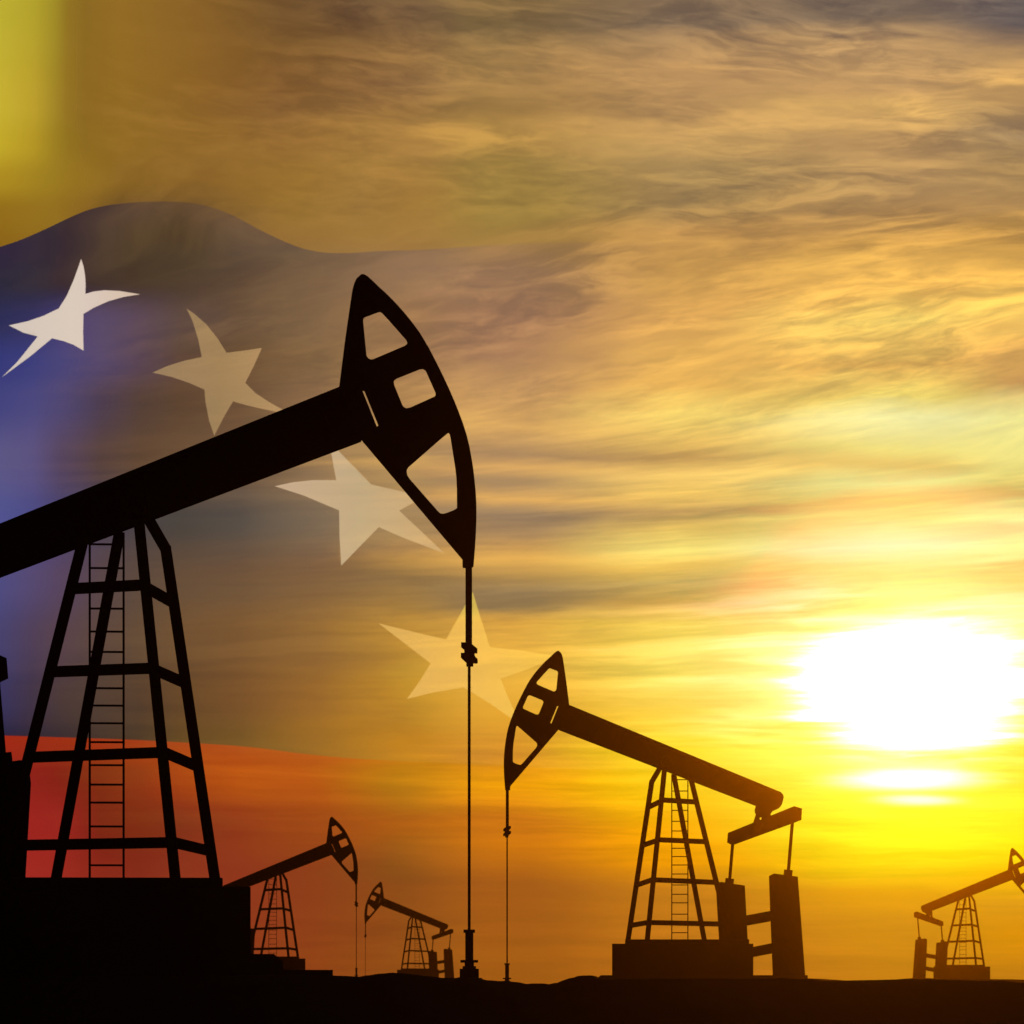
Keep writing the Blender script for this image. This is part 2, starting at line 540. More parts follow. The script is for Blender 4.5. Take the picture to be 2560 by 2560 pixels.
def make_pump():
    r = root("pump_jack", (0, 0, 0))
    # ---- horse head
    outer = [z1(*p) for p in [(412, 165), (428, 162), (445, 165), (480, 185), (540, 240), (600, 297), (660, 350), (720, 408), (780, 470),
                              (840, 537), (900, 608), (950, 672), (1000, 740), (1050, 820), (1100, 905), (1150, 1000), (1200, 1098),
                              (1250, 1200), (1300, 1307), (1350, 1420), (1400, 1543), (1440, 1650)]]
    outer += [z2(*p) for p in [(1480, 165), (1507, 275), (1535, 430), (1550, 530), (1562, 640), (1572, 745), (1578, 850), (1579, 950),
                               (1578, 1050), (1573, 1170), (1565, 1300), (1556, 1410), (1550, 1492), (1540, 1500), (1452, 1500),
                               (1445, 1488), (1444, 1415), (425, 220)]]
    outer += [z1(*p) for p in [(192, 1312), (220, 1090), (250, 850), (275, 670), (300, 500), (322, 350), (333, 290), (345, 250), (365, 208)]]
    h1 = [z1(*p) for p in [(433, 640), (434, 612), (444, 592), (460, 580), (590, 530), (612, 527), (632, 540), (700, 612), (873, 806),
                           (884, 830), (880, 858), (855, 880), (540, 1018), (510, 1024), (482, 1010), (466, 982)]]
    h2 = [z1(*p) for p in [(742, 1250), (748, 1222), (775, 1200), (1010, 1103), (1042, 1099), (1068, 1113), (1078, 1130), (1170, 1335),
                           (1173, 1362), (1155, 1390), (910, 1503), (868, 1512), (840, 1497), (828, 1478), (748, 1282)]]
    h3 = [z2(*p) for p in [(1303, 133), (1315, 148), (1325, 190), (1350, 350), (1372, 490), (1383, 590), (1388, 700), (1389, 888),
                           (1380, 907), (1340, 930), (1270, 957), (1240, 963), (1213, 960), (1190, 940), (900, 612), (880, 580),
                           (872, 545), (878, 512), (897, 484), (1215, 203), (1293, 138)]]
    slit = [z1(*p) for p in [(420, 1327), (450, 1329), (595, 1682), (571, 1701)]]
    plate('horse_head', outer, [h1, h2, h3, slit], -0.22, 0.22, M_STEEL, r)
    # ---- walking beam: web and two flanges, with its rounded tail
    tail = [e2(1190, 290), (e2(1218, 318)), e2(1235, 360), e2(1225, 410), e2(1212, 460), e2(1195, 510), e2(1150, 560), e2(1040, 612)]
    top0, bot0 = (847.7, 965.9), (905.6, 1094.6)
    botn = e2(762, 520)
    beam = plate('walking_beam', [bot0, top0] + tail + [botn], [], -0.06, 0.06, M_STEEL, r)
    fl = 15.0
    t1 = tail[0]
    for nm, a, b, s in (('flange', top0, t1, 1), ('flange', bot0, botn, -1)):
        d = Vector((b[0] - a[0], b[1] - a[1])).normalized()
        n = Vector((d.y, -d.x)) * s * (-fl / 2)
        if (n.y > 0) != (s > 0):
            n = -n
        boxes(nm, [((a[0] + n.x, a[1] + n.y, 0), (b[0] + n.x, b[1] + n.y, 0), fl, 0.42)], M_STEEL, beam, 0.008)
    # web stiffeners along the beam
    for k in range(9):
        t = (k + 0.5) / 9
        xa, ya = top0[0] + (t1[0] - top0[0]) * t, top0[1] + (t1[1] - top0[1]) * t
        xb, yb = bot0[0] + (botn[0] - bot0[0]) * t, bot0[1] + (botn[1] - bot0[1]) * t
        ux, uy = (xb - xa), (yb - ya)
        boxes('stiffener', [((xa + ux * .1, ya + uy * .1, 0), (xb - ux * .1, yb - uy * .1, 0), 5, 0.34)], M_STEEL, beam)
    # ---- saddle bearing on top of the tower
    lathe('saddle_bearing', [(22, -0.42), (30, -0.38), (30, 0.38), (22, 0.42)], 342, 1268, 0, M_STEEL, r, 20, 'Y')
    # ---- tower legs: near pair at v<0, far pair at v>0
    vt, vb = 0.16, 0.95
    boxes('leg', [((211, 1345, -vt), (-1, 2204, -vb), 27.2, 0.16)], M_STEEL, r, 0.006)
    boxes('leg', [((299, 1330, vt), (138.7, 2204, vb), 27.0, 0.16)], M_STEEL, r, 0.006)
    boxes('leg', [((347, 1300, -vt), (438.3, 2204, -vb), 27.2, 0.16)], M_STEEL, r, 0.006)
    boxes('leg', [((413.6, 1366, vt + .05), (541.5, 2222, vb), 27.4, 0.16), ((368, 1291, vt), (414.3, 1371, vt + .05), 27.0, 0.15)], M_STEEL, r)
    # ---- braces
    def vv(y): return vt + (vb - vt) * (y - 1330) / 870.0
    for a, b in (((187, 1475), (352, 1465)), ((135, 1683.5), (372, 1673.5)), ((83, 1897), (394, 1884)), ((22, 2117), (416, 2108.5))):
        boxes('cross_brace', [((*a, -vv(a[1])), (*b, -vv(b[1])), 26.6, 0.12)], M_STEEL, r)
    for a, b in (((368, 1472), (428, 1502)), ((390, 1678), (458, 1703)), ((410, 1883), (490, 1912)), ((434, 2108), (524, 2125))):
        boxes('side_brace', [((*a, -vv(a[1]) + .02), (*b, vv(b[1]) - .02), 27.0, 0.12)], M_STEEL, r)
    # ---- ladder
    vl = 0.35
    lad = boxes('ladder', [((224.8, 1357, vl), (224.8, 2203, vl), 5.6, 0.04)], M_STEEL, r)
    boxes('rail', [((309.2, 1330, vl), (309.2, 2203, vl), 5.6, 0.04)], M_STEEL, lad)
    for y in (1359.6, 1419.2, 1520.5, 1578, 1628.9, 1719.7, 1763.2, 1807.4, 1854.7, 1912.3, 1961, 2006, 2065.7, 2162.8):
        boxes('rung', [((227, y, vl), (307, y, vl), 5.0, 0.03)], M_STEEL, lad)
    # ---- bridle, carrier bar, polished rod
    boxes('bridle_cable', [((1173.9, 1405, 0), (1173.9, 1606, 0), 15.8, 0.07)], M_ROD, r)
    car = [z5(*p) for p in [(998, 650), (1168, 650), (1165, 675), (1258, 752), (1258, 825), (1215, 825), (1215, 872), (1262, 922),
                            (1262, 990), (1192, 990), (1192, 1040), (1083, 1040), (1083, 982), (994, 895), (994, 820), (1048, 820),
                            (1048, 772), (998, 725)]]
    plate('carrier_bar', car, [], -0.09, 0.09, M_STEEL, r)
    lathe('polished_rod', [(3.7, 1655), (3.7, 2330)], 1175, 0, 0, M_ROD, r, 12)
    # ---- equalizer bearing and equalizer beam
    brk = [e2(*p) for p in [(762, 505), (745, 540), (736, 575), (734, 605), (738, 635), (752, 668), (730, 735), (706, 812), (800, 900),
                            (960, 780), (1012, 684), (1008, 655), (1022, 640), (1040, 605), (1060, 540), (900, 460)]]
    hole = [e2(*p) for p in [(822, 718), (849, 718), (849, 758), (822, 758)]]
    plate('equalizer_bearing', brk, [hole], -0.16, 0.16, M_STEEL, r)
    va, vbm = 1.25, -1.35           # the equalizer runs across the beam, from the far crank to the near one
    xa, xb = (c2(1822, 0)[0] - UX) / SC, (c2(2000, 0)[0] - UX) / SC
    def vf(x): return va + (vbm - va) * (x - xa) / (xb - xa)
    eq = [e2(*p) for p in [(268, 993), (708, 810), (760, 786), (815, 764), (860, 745), (1012, 683), (1420, 515), (1557, 553), (1548, 750), (1420, 802), (380, 1192),
                           (325, 1194), (255, 1158)]]
    eqh = [e2(*p) for p in [(822, 735), (849, 735), (849, 749), (822, 761)]]
    plate('equalizer_beam', eq, [], -0.12, 0.12, M_STEEL, r, vf)
    # ---- pitman arms
    for a, b, v in (((350, 1180), (299, 1790), va), ((1390, 800), (1322, 1625), vbm)):
        boxes('pitman_arm', [((*e2(*a), v), (*e2(*b), v), 7.9 / .4757, 0.12)], M_STEEL, r)
    # ---- counterweights with their wrist pins
    w1 = [c2(*p) for p in [(1793, 2207), (1803, 2206), (1861, 2215), (1868.8, 2362), (1797.5, 2362), (1790, 2233)]]
    w2 = [c2(*p) for p in [(1923, 2189), (1935.5, 2183), (1995, 2191), (2014.5, 2452), (1933, 2452), (1926, 2277)]]
    p1 = [e2(*p) for p in [(228, 1766), (374, 1783), (366, 1880), (216, 1870)]]
    p2 = [e2(*p) for p in [(1249, 1607), (1396, 1620), (1384, 1730), (1238, 1715)]]
    for w, p, v in ((w1, p1, va), (w2, p2, vbm)):
        o = plate('counterweight', w, [], v - 0.25, v + 0.25, M_STEEL, r)
        plate('wrist_pin', p, [], v - 0.15, v + 0.15, M_STEEL, o)
    # ---- tie beams between the two counterweights
    for (a, b, th) in (((1858, 2303.3), (1934, 2288.5), 26), ((1866, 2383.5), (1936, 2369.3), 25.6)):
        a, b = c2(*a), c2(*b)
        boxes('tie_beam', [((*a, va), (*b, vbm), th / .4757 * .985, 0.2)], M_STEEL, r)
    # ---- concrete footing
    def block(name, x0, x1, y0, y1, d, par=r):
        b = boxes(name, [((x0, (y0 + y1) / 2, 0), (x1, (y0 + y1) / 2, 0), y1 - y0, d)], M_CONC, par, 0.01)
        return b
    block('concrete_footing', -92, 553, 2200, 2224, 2.7)
    block('concrete_block', -112, 620, 2223, 2395, 3.3)
    plate('concrete_plinth', [(-400, 2386), (681, 2386), (703, 2405), (703, 2470), (-400, 2470)], [], -2.0, 2.0, M_CONC, r)
    plate('concrete_slab', [(660, 2425), (829, 2425), (829, 2475), (660, 2475)], [], -1.2, 1.2, M_CONC, r)
    return r


def make_well():
    r = root("wellhead", (0, 0, 0))
    lathe('tubing', [(10.2, 2329), (10.2, 2401)], 1175.2, 0, 0, M_STEEL, r)
    lathe('flange', [(14.5, 2323), (14.5, 2331.3)], 1175.2, 0, 0, M_STEEL, r)
    lathe('flange', [(22.3, 2399.5), (22.3, 2406.3)], 1175.2, 0, 0, M_STEEL, r)
    lathe('casing_head', [(11.8, 2405), (11.8, 2415), (17.0, 2415), (17.0, 2421.6), (24.2, 2421.6), (24.2, 2480)], 1175.2, 0, 0, M_STEEL, r, 28)
    plate('concrete_pad', [(1152, 2447), (1203, 2444.5), (1215, 2455), (1215, 2485), (1140, 2485), (1140, 2452)], [], -0.5, 0.5, M_CONC, r)
    return r


def copy_tree(o, parent=None):
    c = o.copy()
    COL.objects.link(c)
    if parent is not None:
        c.parent = parent
    for ch in list(o.children):
        copy_tree(ch, c)
    return c


pump0 = make_pump()
well0 = make_well()
# (foot position across, row of the foot, relative size in view, facing, label, well label)
PUMPS = [
    (400.0, 2450.0, 1.0, 1,
     "largest black oil pump jack in the left foreground, head raised high and facing right",
     "thick dark wellhead under the longest rod, nearest the middle foreground"),
    (1636.2, 2468.5, .4757, -1,
     "brown backlit pump jack below the sun, facing left with both counterweight columns in view",
     "slim dark wellhead right of the thicker one, under the second pump's rod"),
    (712.5, 2449.0, .230, 1,
     "small dark pump jack facing right, half hidden behind the base of the largest pump",
     "small blurred wellhead on the skyline left of the smallest left-facing pump jack"),
    (1024.0, 2456.7, .1425, -1,
     "smallest distant dark pump jack facing left, left of the thick wellhead",
     "tiny blurred wellhead at the far left end of the smallest pump jack"),
    (2432.8, 2460.2, .192, 1,
     "small blurred brown pump jack at the right edge, head cut off by the frame",
     "small wellhead of the rightmost pump jack, just past the right edge"),
]
for i, (px, py, s, face, lab, wlab) in enumerate(PUMPS):
    size = 1.0 if i < 2 else 0.75       # the far machines are a smaller model
    d = 60.0 / s * size
    ax = math.atan((px - 1280) / F)
    for k, (src, lb, cat, grp) in enumerate(((pump0, lab, 'pump jack', 'pump jacks across the oil field'),
                                             (well0, wlab, 'wellhead', 'wellheads under the pump jacks'))):
        o = src if i == 0 else copy_tree(src)
        o.location = ((px - 1280) / F * d, d, EYE + (HOR - py) / F * d)
        o.rotation_euler = (0, 0, -ax)
        # a machine facing the other way is the same machine mirrored
        o.scale = (face * size, size, size)
        o['label'] = lb
        o['category'] = cat
        o['group'] = grp

# ------------------------------------------------------------------ ground
RIDGE = [(-400, 2440), (0, 2436), (400, 2438), (700, 2436), (828, 2439), (862, 2444), (884, 2447), (905, 2445), (930, 2438),
         (958, 2434), (985, 2432.5), (1005, 2435), (1040, 2441), (1090, 2445), (1135, 2446), (1155, 2443), (1175, 2443), (1200, 2450), (1214, 2453.5),
         (1250, 2454), (1300, 2458), (1325, 2461.5), (1362, 2461), (1388, 2464), (1403, 2460.5), (1422, 2459), (1436, 2451), (1450, 2445),
         (1461, 2443), (1470, 2439), (1478, 2439), (1486, 2446), (1496, 2449), (1530, 2450), (1700, 2447), (1900, 2446), (2010, 2446), (2035, 2447),
         (2060, 2451), (2110, 2455), (2180, 2456), (2225, 2453), (2255, 2448), (2285, 2445), (2330, 2446.5), (2360, 2446), (2480, 2448),
         (2515, 2449), (2545, 2453), (2600, 2455), (3000, 2450)]


def ridge(px):
    if px <= RIDGE[0][0]:
        return RIDGE[0][1]
    for (a, ya), (b, yb) in zip(RIDGE, RIDGE[1:]):
        if px <= b:
            t = (px - a) / (b - a)
            t = t * t * (3 - 2 * t)
            return ya + (yb - ya) * t
    return RIDGE[-1][1]


def ss(t):
    t = min(max(t, 0), 1)
    return t * t * (3 - 2 * t)


def make_ground():
    random.seed(4)
    bm = bmesh.new()
    RD = 180.0
    ds = [-3000, -300, -30, 5, 20, 30, 38, 45, 50, 52, 54, 55.5, 56.5, 57.5, 59, 62, 66, 75, 90, 110, 126, 134, 140, 150, 158, 164, 169, 173, 176.5, 180, 184, 190,
          198, 208, 220, 240, 280, 340, 400, 520, 700, 1500, 5000, 40000]
    rows = []
    ang = []
    # columns fan out from in front of the ridge; dense where it is in view
    xs = [-40000, -8000, -2000, -600, -250, -120, -70]
    x = -45.0
    while x <= 60.0:
        xs.append(x)
        x += 0.045 if abs(x) < 8.5 else 0.22
    xs += [90, 140, 280, 600, 2000, 8000, 40000]
    ph = [random.uniform(0, TAU) for _ in range(8)]
    for d in ds:
        row = []
        for x in xs:
            low = EYE - 0.25
            z = ss((d - 24) / 32.0) * (low + 0.05) - 0.0
            if d > 50:
                pn = 1280 + x / 56.5 * F
                bump = 0.9 * math.sin(pn / 17.0 + ph[2]) * math.sin(pn / 41.0 + ph[3]) + 0.7 * math.sin(pn / 7.3 + ph[4]) * math.sin(pn / 29.0)
                zn = EYE + (HOR - ridge(pn) - 2.0 + bump) / F * 56.5
                z = z + (zn - z) * ss((d - 50) / 6.5)
                if d > 70:
                    pf = 1280 + x / 120.0 * F
                    zf = EYE + (HOR - 2464) / F * 120.0 + 0.06 * math.exp(-((pf - 1760) / 330.0) ** 4)
                    z = z + (zf - z) * ss((d - 66) / 30.0)
            z += 0.03 * math.sin(x * .35 + ph[0]) * math.sin(d * .11 + ph[1]) * ss((90 - abs(d - 60)) / 60)
            if d > 134:
                px = 1280 + x / RD * F
                crest = EYE + (HOR - ridge(px)) / F * RD
                if d <= RD:
                    t = ss((d - 136) / (RD - 136))
                    z = z * (1 - t) + crest * t
                else:
                    t = ss((d - RD) / 50.0)
                    z = crest * (1 - t) + (EYE - 0.9) * t
                    if d > 240:
                        z = EYE - 0.9 - 2.0 * ss((d - 240) / 600)
            z += 0.010 * (random.random() - .5) * (1 if 30 < d < 56 or 70 < d < 400 else 0.2)
            row.append(bm.verts.new((x, d, z)))
        rows.append(row)
    for a, b in zip(rows, rows[1:]):
        for i in range(len(xs) - 1):
            bm.faces.new((a[i], a[i + 1], b[i + 1], b[i]))
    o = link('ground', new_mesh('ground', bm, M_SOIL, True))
    o['kind'] = 'structure'
    return o


make_ground()

# ------------------------------------------------------------------ great translucent flag
FD = 345.0            # it hangs far behind the pumps
FS = FD / F


def fold(px, py):
    """depth of the billowing cloth in metres"""
    return (0.9 * math.sin(px / 190.0 + 0.6) * math.exp(-max(px, 0) / 700.0) + 0.3 * math.sin(px / 120.0 + py / 420.0)
            + 0.5 * math.sin(py / 300.0 - px / 500.0))


def fpt(px, py, lift=0.0):
    v = fold(px, py) - lift
    return Vector(((px - 1280) * FS, FD + v, EYE + (HOR - py) * FS))


def interp(tab, x):
    if x <= tab[0][0]:
        return tab[0][1]
    for (a, ya), (b, yb) in zip(tab, tab[1:]):
        if x <= b:
            t = (x - a) / (b - a)
            return ya + (yb - ya) * t
    return tab[-1][1]


def smooth_curve(tab, x):
    """Catmull-Rom through the points"""
    if x <= tab[0][0]:
        return tab[0][1]
    for i in range(len(tab) - 1):
        a, b = tab[i], tab[i + 1]
        if x <= b[0]:
            p = tab[i - 1] if i else (2 * a[0] - b[0], 2 * a[1] - b[1])
            q = tab[i + 2] if i + 2 < len(tab) else (2 * b[0] - a[0], 2 * b[1] - a[1])
            h = b[0] - a[0]
            t = (x - a[0]) / h
            m0 = (b[1] - p[1]) / (b[0] - p[0]) * h
            m1 = (q[1] - a[1]) / (q[0] - a[0]) * h
            return ((2 * t ** 3 - 3 * t ** 2 + 1) * a[1] + (t ** 3 - 2 * t ** 2 + t) * m0 + (-2 * t ** 3 + 3 * t ** 2) * b[1] + (t ** 3 - t ** 2) * m1)
    return tab[-1][1]


EDGE1 = [(-300, 690), (0, 609), (80, 578), (160, 541), (215, 519), (275, 507), (384, 502), (490, 509), (570, 533), (662, 580), (742, 615), (800, 629),
         (870, 632), (950, 628), (1060, 626), (1180, 618), (1325, 610), (1590, 605), (1900, 603)]
EDGE2 = [(-300, 1834), (0, 1838), (132, 1842), (331, 1849), (530, 1861), (636, 1870), (742, 1884), (850, 1895), (928, 1900), (1192, 1912), (1500, 1925), (1900, 1930)]
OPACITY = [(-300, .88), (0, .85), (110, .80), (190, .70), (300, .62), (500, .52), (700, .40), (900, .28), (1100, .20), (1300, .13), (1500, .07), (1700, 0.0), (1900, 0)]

YEL = ([0, 80, 130, 165, 210, 300, 500, 700, 900, 1100, 1400],  # yellow band colours, with the dark folds painted in
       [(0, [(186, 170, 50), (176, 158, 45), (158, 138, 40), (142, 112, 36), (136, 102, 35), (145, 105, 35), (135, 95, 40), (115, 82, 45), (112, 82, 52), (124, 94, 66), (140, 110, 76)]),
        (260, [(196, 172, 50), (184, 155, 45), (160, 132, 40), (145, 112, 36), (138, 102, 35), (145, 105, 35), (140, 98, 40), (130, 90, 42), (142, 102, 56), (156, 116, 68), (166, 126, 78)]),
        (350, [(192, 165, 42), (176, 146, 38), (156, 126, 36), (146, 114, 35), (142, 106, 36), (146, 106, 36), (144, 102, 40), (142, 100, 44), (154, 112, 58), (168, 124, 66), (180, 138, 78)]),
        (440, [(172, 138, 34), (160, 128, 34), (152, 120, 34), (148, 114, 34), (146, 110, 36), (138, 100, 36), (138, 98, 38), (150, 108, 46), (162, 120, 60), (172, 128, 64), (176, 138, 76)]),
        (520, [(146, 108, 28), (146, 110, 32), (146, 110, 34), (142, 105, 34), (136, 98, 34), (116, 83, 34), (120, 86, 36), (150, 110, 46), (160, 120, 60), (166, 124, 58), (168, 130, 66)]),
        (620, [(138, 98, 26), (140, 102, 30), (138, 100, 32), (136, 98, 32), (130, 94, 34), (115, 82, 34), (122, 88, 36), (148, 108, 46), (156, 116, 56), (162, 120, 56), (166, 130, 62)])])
BLU = ([0, 80, 150, 250, 350, 450, 600, 800, 1000, 1250],  # blue band colours; the shade of the folds is painted in too
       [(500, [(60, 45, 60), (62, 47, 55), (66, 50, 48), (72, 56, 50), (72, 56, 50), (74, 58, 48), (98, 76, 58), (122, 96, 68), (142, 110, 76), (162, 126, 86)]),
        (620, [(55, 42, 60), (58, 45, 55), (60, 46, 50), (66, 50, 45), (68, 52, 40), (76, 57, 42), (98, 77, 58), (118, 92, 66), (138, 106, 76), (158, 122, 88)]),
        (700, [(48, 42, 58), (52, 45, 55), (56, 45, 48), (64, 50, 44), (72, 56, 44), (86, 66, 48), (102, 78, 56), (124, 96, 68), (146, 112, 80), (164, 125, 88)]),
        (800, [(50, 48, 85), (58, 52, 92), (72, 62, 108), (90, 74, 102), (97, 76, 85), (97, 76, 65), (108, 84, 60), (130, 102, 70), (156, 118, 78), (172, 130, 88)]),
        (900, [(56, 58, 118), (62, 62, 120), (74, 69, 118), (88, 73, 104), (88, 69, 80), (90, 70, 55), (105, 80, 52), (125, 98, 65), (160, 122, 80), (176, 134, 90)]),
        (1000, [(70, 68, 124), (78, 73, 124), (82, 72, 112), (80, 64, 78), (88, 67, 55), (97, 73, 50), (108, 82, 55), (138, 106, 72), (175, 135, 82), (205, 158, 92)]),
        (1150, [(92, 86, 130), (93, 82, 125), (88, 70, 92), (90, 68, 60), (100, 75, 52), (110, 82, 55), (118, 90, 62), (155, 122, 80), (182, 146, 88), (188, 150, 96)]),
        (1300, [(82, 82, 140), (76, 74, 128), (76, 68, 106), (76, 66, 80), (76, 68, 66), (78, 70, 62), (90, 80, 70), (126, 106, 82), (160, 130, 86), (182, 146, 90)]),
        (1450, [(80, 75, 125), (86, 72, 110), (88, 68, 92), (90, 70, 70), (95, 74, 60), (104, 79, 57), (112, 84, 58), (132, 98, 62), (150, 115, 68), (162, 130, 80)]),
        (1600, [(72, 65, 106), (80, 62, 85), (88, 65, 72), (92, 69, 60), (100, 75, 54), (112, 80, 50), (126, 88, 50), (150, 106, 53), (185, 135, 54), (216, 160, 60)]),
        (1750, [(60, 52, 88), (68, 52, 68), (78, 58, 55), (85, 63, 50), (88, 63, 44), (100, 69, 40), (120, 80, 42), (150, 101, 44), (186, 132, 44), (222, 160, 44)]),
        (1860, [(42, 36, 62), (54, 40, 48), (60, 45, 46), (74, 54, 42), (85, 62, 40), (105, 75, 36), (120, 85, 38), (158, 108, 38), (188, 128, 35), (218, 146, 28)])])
RED = ([0, 80, 150, 250, 350, 450, 600, 800, 1000, 1250],  # red band colours, fold darkening painted in
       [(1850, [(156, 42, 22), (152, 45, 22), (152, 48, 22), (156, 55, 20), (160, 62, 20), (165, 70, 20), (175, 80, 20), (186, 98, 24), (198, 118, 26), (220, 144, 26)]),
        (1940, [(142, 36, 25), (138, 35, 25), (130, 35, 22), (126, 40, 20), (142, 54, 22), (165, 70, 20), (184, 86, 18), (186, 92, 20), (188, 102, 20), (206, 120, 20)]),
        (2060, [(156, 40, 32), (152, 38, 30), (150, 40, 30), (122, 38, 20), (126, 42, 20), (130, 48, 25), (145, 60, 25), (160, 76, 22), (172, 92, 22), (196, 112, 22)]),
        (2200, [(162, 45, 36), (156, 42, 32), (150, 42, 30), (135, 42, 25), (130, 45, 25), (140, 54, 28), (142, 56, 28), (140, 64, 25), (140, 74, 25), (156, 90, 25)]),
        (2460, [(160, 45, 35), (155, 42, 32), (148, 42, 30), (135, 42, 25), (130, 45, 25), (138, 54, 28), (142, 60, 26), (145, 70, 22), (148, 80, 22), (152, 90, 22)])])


def grid_col(g, x, y):
    cx, rows = g
    x = min(max(x, cx[0]), cx[-1])
    y = min(max(y, rows[0][0]), rows[-1][0])
    for i in range(len(cx) - 1):
        if x <= cx[i + 1]:
            break
    tx = (x - cx[i]) / (cx[i + 1] - cx[i])
    for j in range(len(rows) - 1):
        if y <= rows[j + 1][0]:
            break
    ty = (y - rows[j][0]) / (rows[j + 1][0] - rows[j][0])
    ty = ty * ty * (3 - 2 * ty)
    def L(r, k): return lin(rows[r][1][k])
    out = []
    for ch in range(3):
        a = L(j, i)[ch] * (1 - tx) + L(j, i + 1)[ch] * tx
        b = L(j + 1, i)[ch] * (1 - tx) + L(j + 1, i + 1)[ch] * tx
        out.append(a * (1 - ty) + b * ty)
    return out


def cloth_col_for(C, A, x, y):
    """transmitted colour of cloth of thickness A that shows as C, painted shade included, against the sky there"""
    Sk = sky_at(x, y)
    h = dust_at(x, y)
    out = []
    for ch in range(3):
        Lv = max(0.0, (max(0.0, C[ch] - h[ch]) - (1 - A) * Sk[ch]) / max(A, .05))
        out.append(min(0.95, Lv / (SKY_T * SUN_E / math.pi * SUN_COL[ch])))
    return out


def cloth_dye_shade(g, far, x, y):
    """band colour and painted fold shade of the thin cloth at a point, and how closely it is woven there"""
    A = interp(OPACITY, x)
    out = cloth_col_for(grid_col(g, x, y), A, x, y)
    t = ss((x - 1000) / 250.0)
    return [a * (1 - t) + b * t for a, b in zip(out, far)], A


def cloth_mat(name):
    m = bpy.data.materials.new(name)
    m.use_nodes = True
    t = m.node_tree
    t.nodes.clear()
    N = NB(t)
    at = N.n('ShaderNodeAttribute', attribute_name='dye_shade')
    tr = N.n('ShaderNodeBsdfTransparent')
    tl = N.n('ShaderNodeBsdfTranslucent')
    t.links.new(at.outputs['Color'], tl.inputs['Color'])
    mx = N.n('ShaderNodeMixShader')
    t.links.new(at.outputs['Alpha'], mx.inputs[0])
    t.links.new(tr.outputs[0], mx.inputs[1])
    t.links.new(tl.outputs[0], mx.inputs[2])
    out = N.n('ShaderNodeOutputMaterial')
    t.links.new(mx.outputs[0], out.inputs['Surface'])
    return m


M_CLOTH = cloth_mat("thin backlit flag cloth")


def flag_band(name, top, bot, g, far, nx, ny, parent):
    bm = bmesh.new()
    lay = bm.verts.layers.float_color.new('dye_shade')  # vertex colour: band colour plus the painted shade of its folds
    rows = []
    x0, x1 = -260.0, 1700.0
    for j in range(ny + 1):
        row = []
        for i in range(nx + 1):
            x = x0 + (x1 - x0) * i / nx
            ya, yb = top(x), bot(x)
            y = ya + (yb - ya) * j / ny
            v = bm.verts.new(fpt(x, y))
            c, a = cloth_dye_shade(g, far, x, y)
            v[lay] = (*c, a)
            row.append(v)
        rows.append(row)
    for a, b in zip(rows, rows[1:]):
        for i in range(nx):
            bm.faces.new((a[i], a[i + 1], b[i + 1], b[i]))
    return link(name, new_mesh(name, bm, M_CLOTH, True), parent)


fr = root("flag", (0, 0, 0))
fr['label'] = "huge see-through yellow, blue and red flag with white stars hanging behind the left pump jacks"
fr['category'] = "flag"
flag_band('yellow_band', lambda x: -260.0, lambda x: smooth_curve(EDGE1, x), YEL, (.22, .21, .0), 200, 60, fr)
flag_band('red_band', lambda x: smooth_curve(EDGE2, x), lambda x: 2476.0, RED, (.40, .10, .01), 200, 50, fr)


def s1(x, y): return (x * .3623, 600 + y * .3623)
def s3(x, y): return (640 + x * .4037, 1080 + y * .4037)


STARS = [
    ([s1(*p) for p in [(550, 115), (568, 170), (578, 230), (582, 290), (580, 358), (640, 342), (715, 335), (820, 342), (963, 367), (850, 383),
                       (740, 412), (640, 455), (568, 497), (566, 620), (570, 753), (500, 712), (430, 685), (350, 665), (200, 790), (5, 938),
                       (110, 830), (250, 652), (150, 625), (50, 575), (180, 545), (290, 507), (395, 457), (450, 370), (500, 255)]], (.60, .56)),
    ([s1(*p) for p in [(1285, 468), (1340, 505), (1420, 575), (1500, 675), (1560, 772), (1680, 757), (1805, 738), (1750, 860), (1690, 980),
                       (1760, 1050), (1850, 1110), (1960, 1172), (1985, 1200), (1900, 1180), (1800, 1158), (1700, 1135), (1605, 1108), (1540, 1220),
                       (1476, 1347), (1440, 1240), (1415, 1110), (1408, 1027), (1300, 980), (1180, 940), (1050, 910), (1150, 865),
                       (1270, 828), (1390, 802), (1365, 680), (1325, 550)]], (.15, .20)),
    ([s3(*p) for p in [(451, 54), (713, 325), (1043, 396), (887, 487), (1030, 620), (1165, 748), (900, 650), (761, 590), (640, 715),
                       (529, 831), (518, 650), (515, 487), (300, 395), (115, 334), (230, 310), (350, 298), (497, 298)]], (.27, .30)),
    ([s3(*p) for p in [(1341, 985), (1448, 1330), (1650, 1350), (1860, 1388), (1700, 1460), (1515, 1525), (1560, 1640), (1640, 1810),
                       (1580, 1772), (1450, 1680), (1285, 1580), (1090, 1615), (935, 1655), (1010, 1550), (1082, 1433), (920, 1310),
                       (760, 1188), (960, 1235), (1177, 1284)]], (.24, .18)),
]


# shown colour of each star: (along its width) and its weave
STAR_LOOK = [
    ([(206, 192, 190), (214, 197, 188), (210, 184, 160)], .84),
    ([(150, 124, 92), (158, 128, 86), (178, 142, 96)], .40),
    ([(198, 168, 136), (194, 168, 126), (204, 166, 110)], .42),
    ([(214, 166, 88), (238, 184, 84), (248, 194, 74)], .36),
]


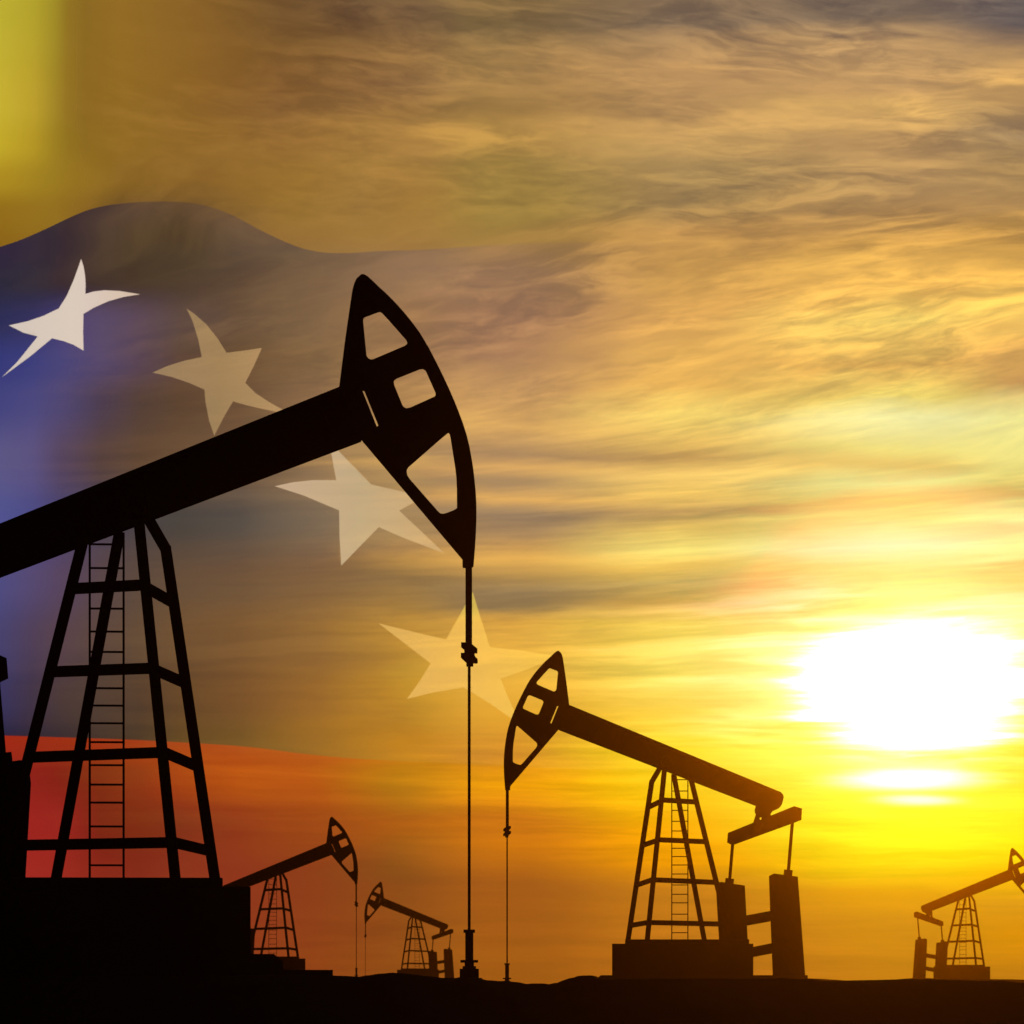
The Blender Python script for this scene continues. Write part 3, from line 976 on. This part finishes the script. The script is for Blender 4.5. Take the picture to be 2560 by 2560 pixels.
def blue_with_stars(nx=190, ny=84):
    """the blue band with the stars let into it, cut along their outlines"""
    from mathutils.geometry import delaunay_2d_cdt
    x0, x1 = -260.0, 1700.0
    top = lambda x: smooth_curve(EDGE1, x)
    bot = lambda x: smooth_curve(EDGE2, x)
    pts, edges = [], []
    for j in range(ny + 1):
        for i in range(nx + 1):
            x = x0 + (x1 - x0) * i / nx
            pts.append(Vector((x, top(x) + (bot(x) - top(x)) * j / ny)))
    for i in range(nx):
        edges.append((i, i + 1))
        edges.append((ny * (nx + 1) + i, ny * (nx + 1) + i + 1))
    for j in range(ny):
        edges.append((j * (nx + 1), (j + 1) * (nx + 1)))
        edges.append((j * (nx + 1) + nx, (j + 1) * (nx + 1) + nx))
    for sp, _ in STARS:
        n0 = len(pts)
        pts += [Vector(p) for p in sp]
        edges += [(n0 + i, n0 + (i + 1) % len(sp)) for i in range(len(sp))]
    vs, _, fs = delaunay_2d_cdt(pts, edges, [], 0, 0.02)[:3]

    def inside(x, y, poly):
        r = False
        for (xa, ya), (xb, yb) in zip(poly, poly[1:] + poly[:1]):
            if (ya > y) != (yb > y) and x < (xb - xa) * (y - ya) / (yb - ya) + xa:
                r = not r
        return r
    groups = {-1: []}
    for f in fs:
        cx = sum(vs[i].x for i in f) / len(f)
        cy = sum(vs[i].y for i in f) / len(f)
        if not (top(cx) - .5 < cy < bot(cx) + .5):
            continue
        k = next((n for n, (sp, _) in enumerate(STARS) if inside(cx, cy, sp)), -1)
        groups.setdefault(k, []).append(f)
    par = None
    for k in sorted(groups):
        bm = bmesh.new()
        lay = bm.verts.layers.float_color.new('dye_shade')
        made = {}
        if k >= 0:
            xs = [p[0] for p in STARS[k][0]]
            xa, xb = min(xs), max(xs)
        for f in groups[k]:
            for i in f:
                if i not in made:
                    x, y = vs[i].x, vs[i].y
                    v = bm.verts.new(fpt(x, y))
                    if k < 0:
                        c, a = cloth_dye_shade(BLU, (.12, .09, .15), x, y)
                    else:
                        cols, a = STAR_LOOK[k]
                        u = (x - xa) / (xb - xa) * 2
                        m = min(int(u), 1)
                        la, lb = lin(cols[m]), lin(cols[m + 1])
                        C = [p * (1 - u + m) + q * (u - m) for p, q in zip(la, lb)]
                        c = cloth_col_for(C, a, x, y)
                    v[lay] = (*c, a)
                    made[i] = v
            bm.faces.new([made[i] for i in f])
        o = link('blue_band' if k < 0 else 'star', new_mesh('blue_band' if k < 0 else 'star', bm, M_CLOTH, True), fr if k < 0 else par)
        if k < 0:
            par = o


blue_with_stars()

# ------------------------------------------------------------------ haze: thin forward-scattering dust in the air
bm = bmesh.new()
bmesh.ops.create_cube(bm, size=1.0)
hz = bpy.data.materials.new("dusty evening air")
hz.use_nodes = True
ht = hz.node_tree
ht.nodes.clear()
pv = ht.nodes.new('ShaderNodeVolumePrincipled')
pv.inputs['Color'].default_value = (*[DUST / SMOKE * k for k in DUST_COL], 1)
pv.inputs['Density'].default_value = SMOKE
pv.inputs['Anisotropy'].default_value = DUST_G
ho = ht.nodes.new('ShaderNodeOutputMaterial')
ht.links.new(pv.outputs[0], ho.inputs['Volume'])
for v in bm.verts:
    v.co = (v.co.x * 600, 170 + v.co.y * 380, 45 + v.co.z * 100)
haze = link('haze', new_mesh('haze', bm, hz))
haze['kind'] = 'stuff'
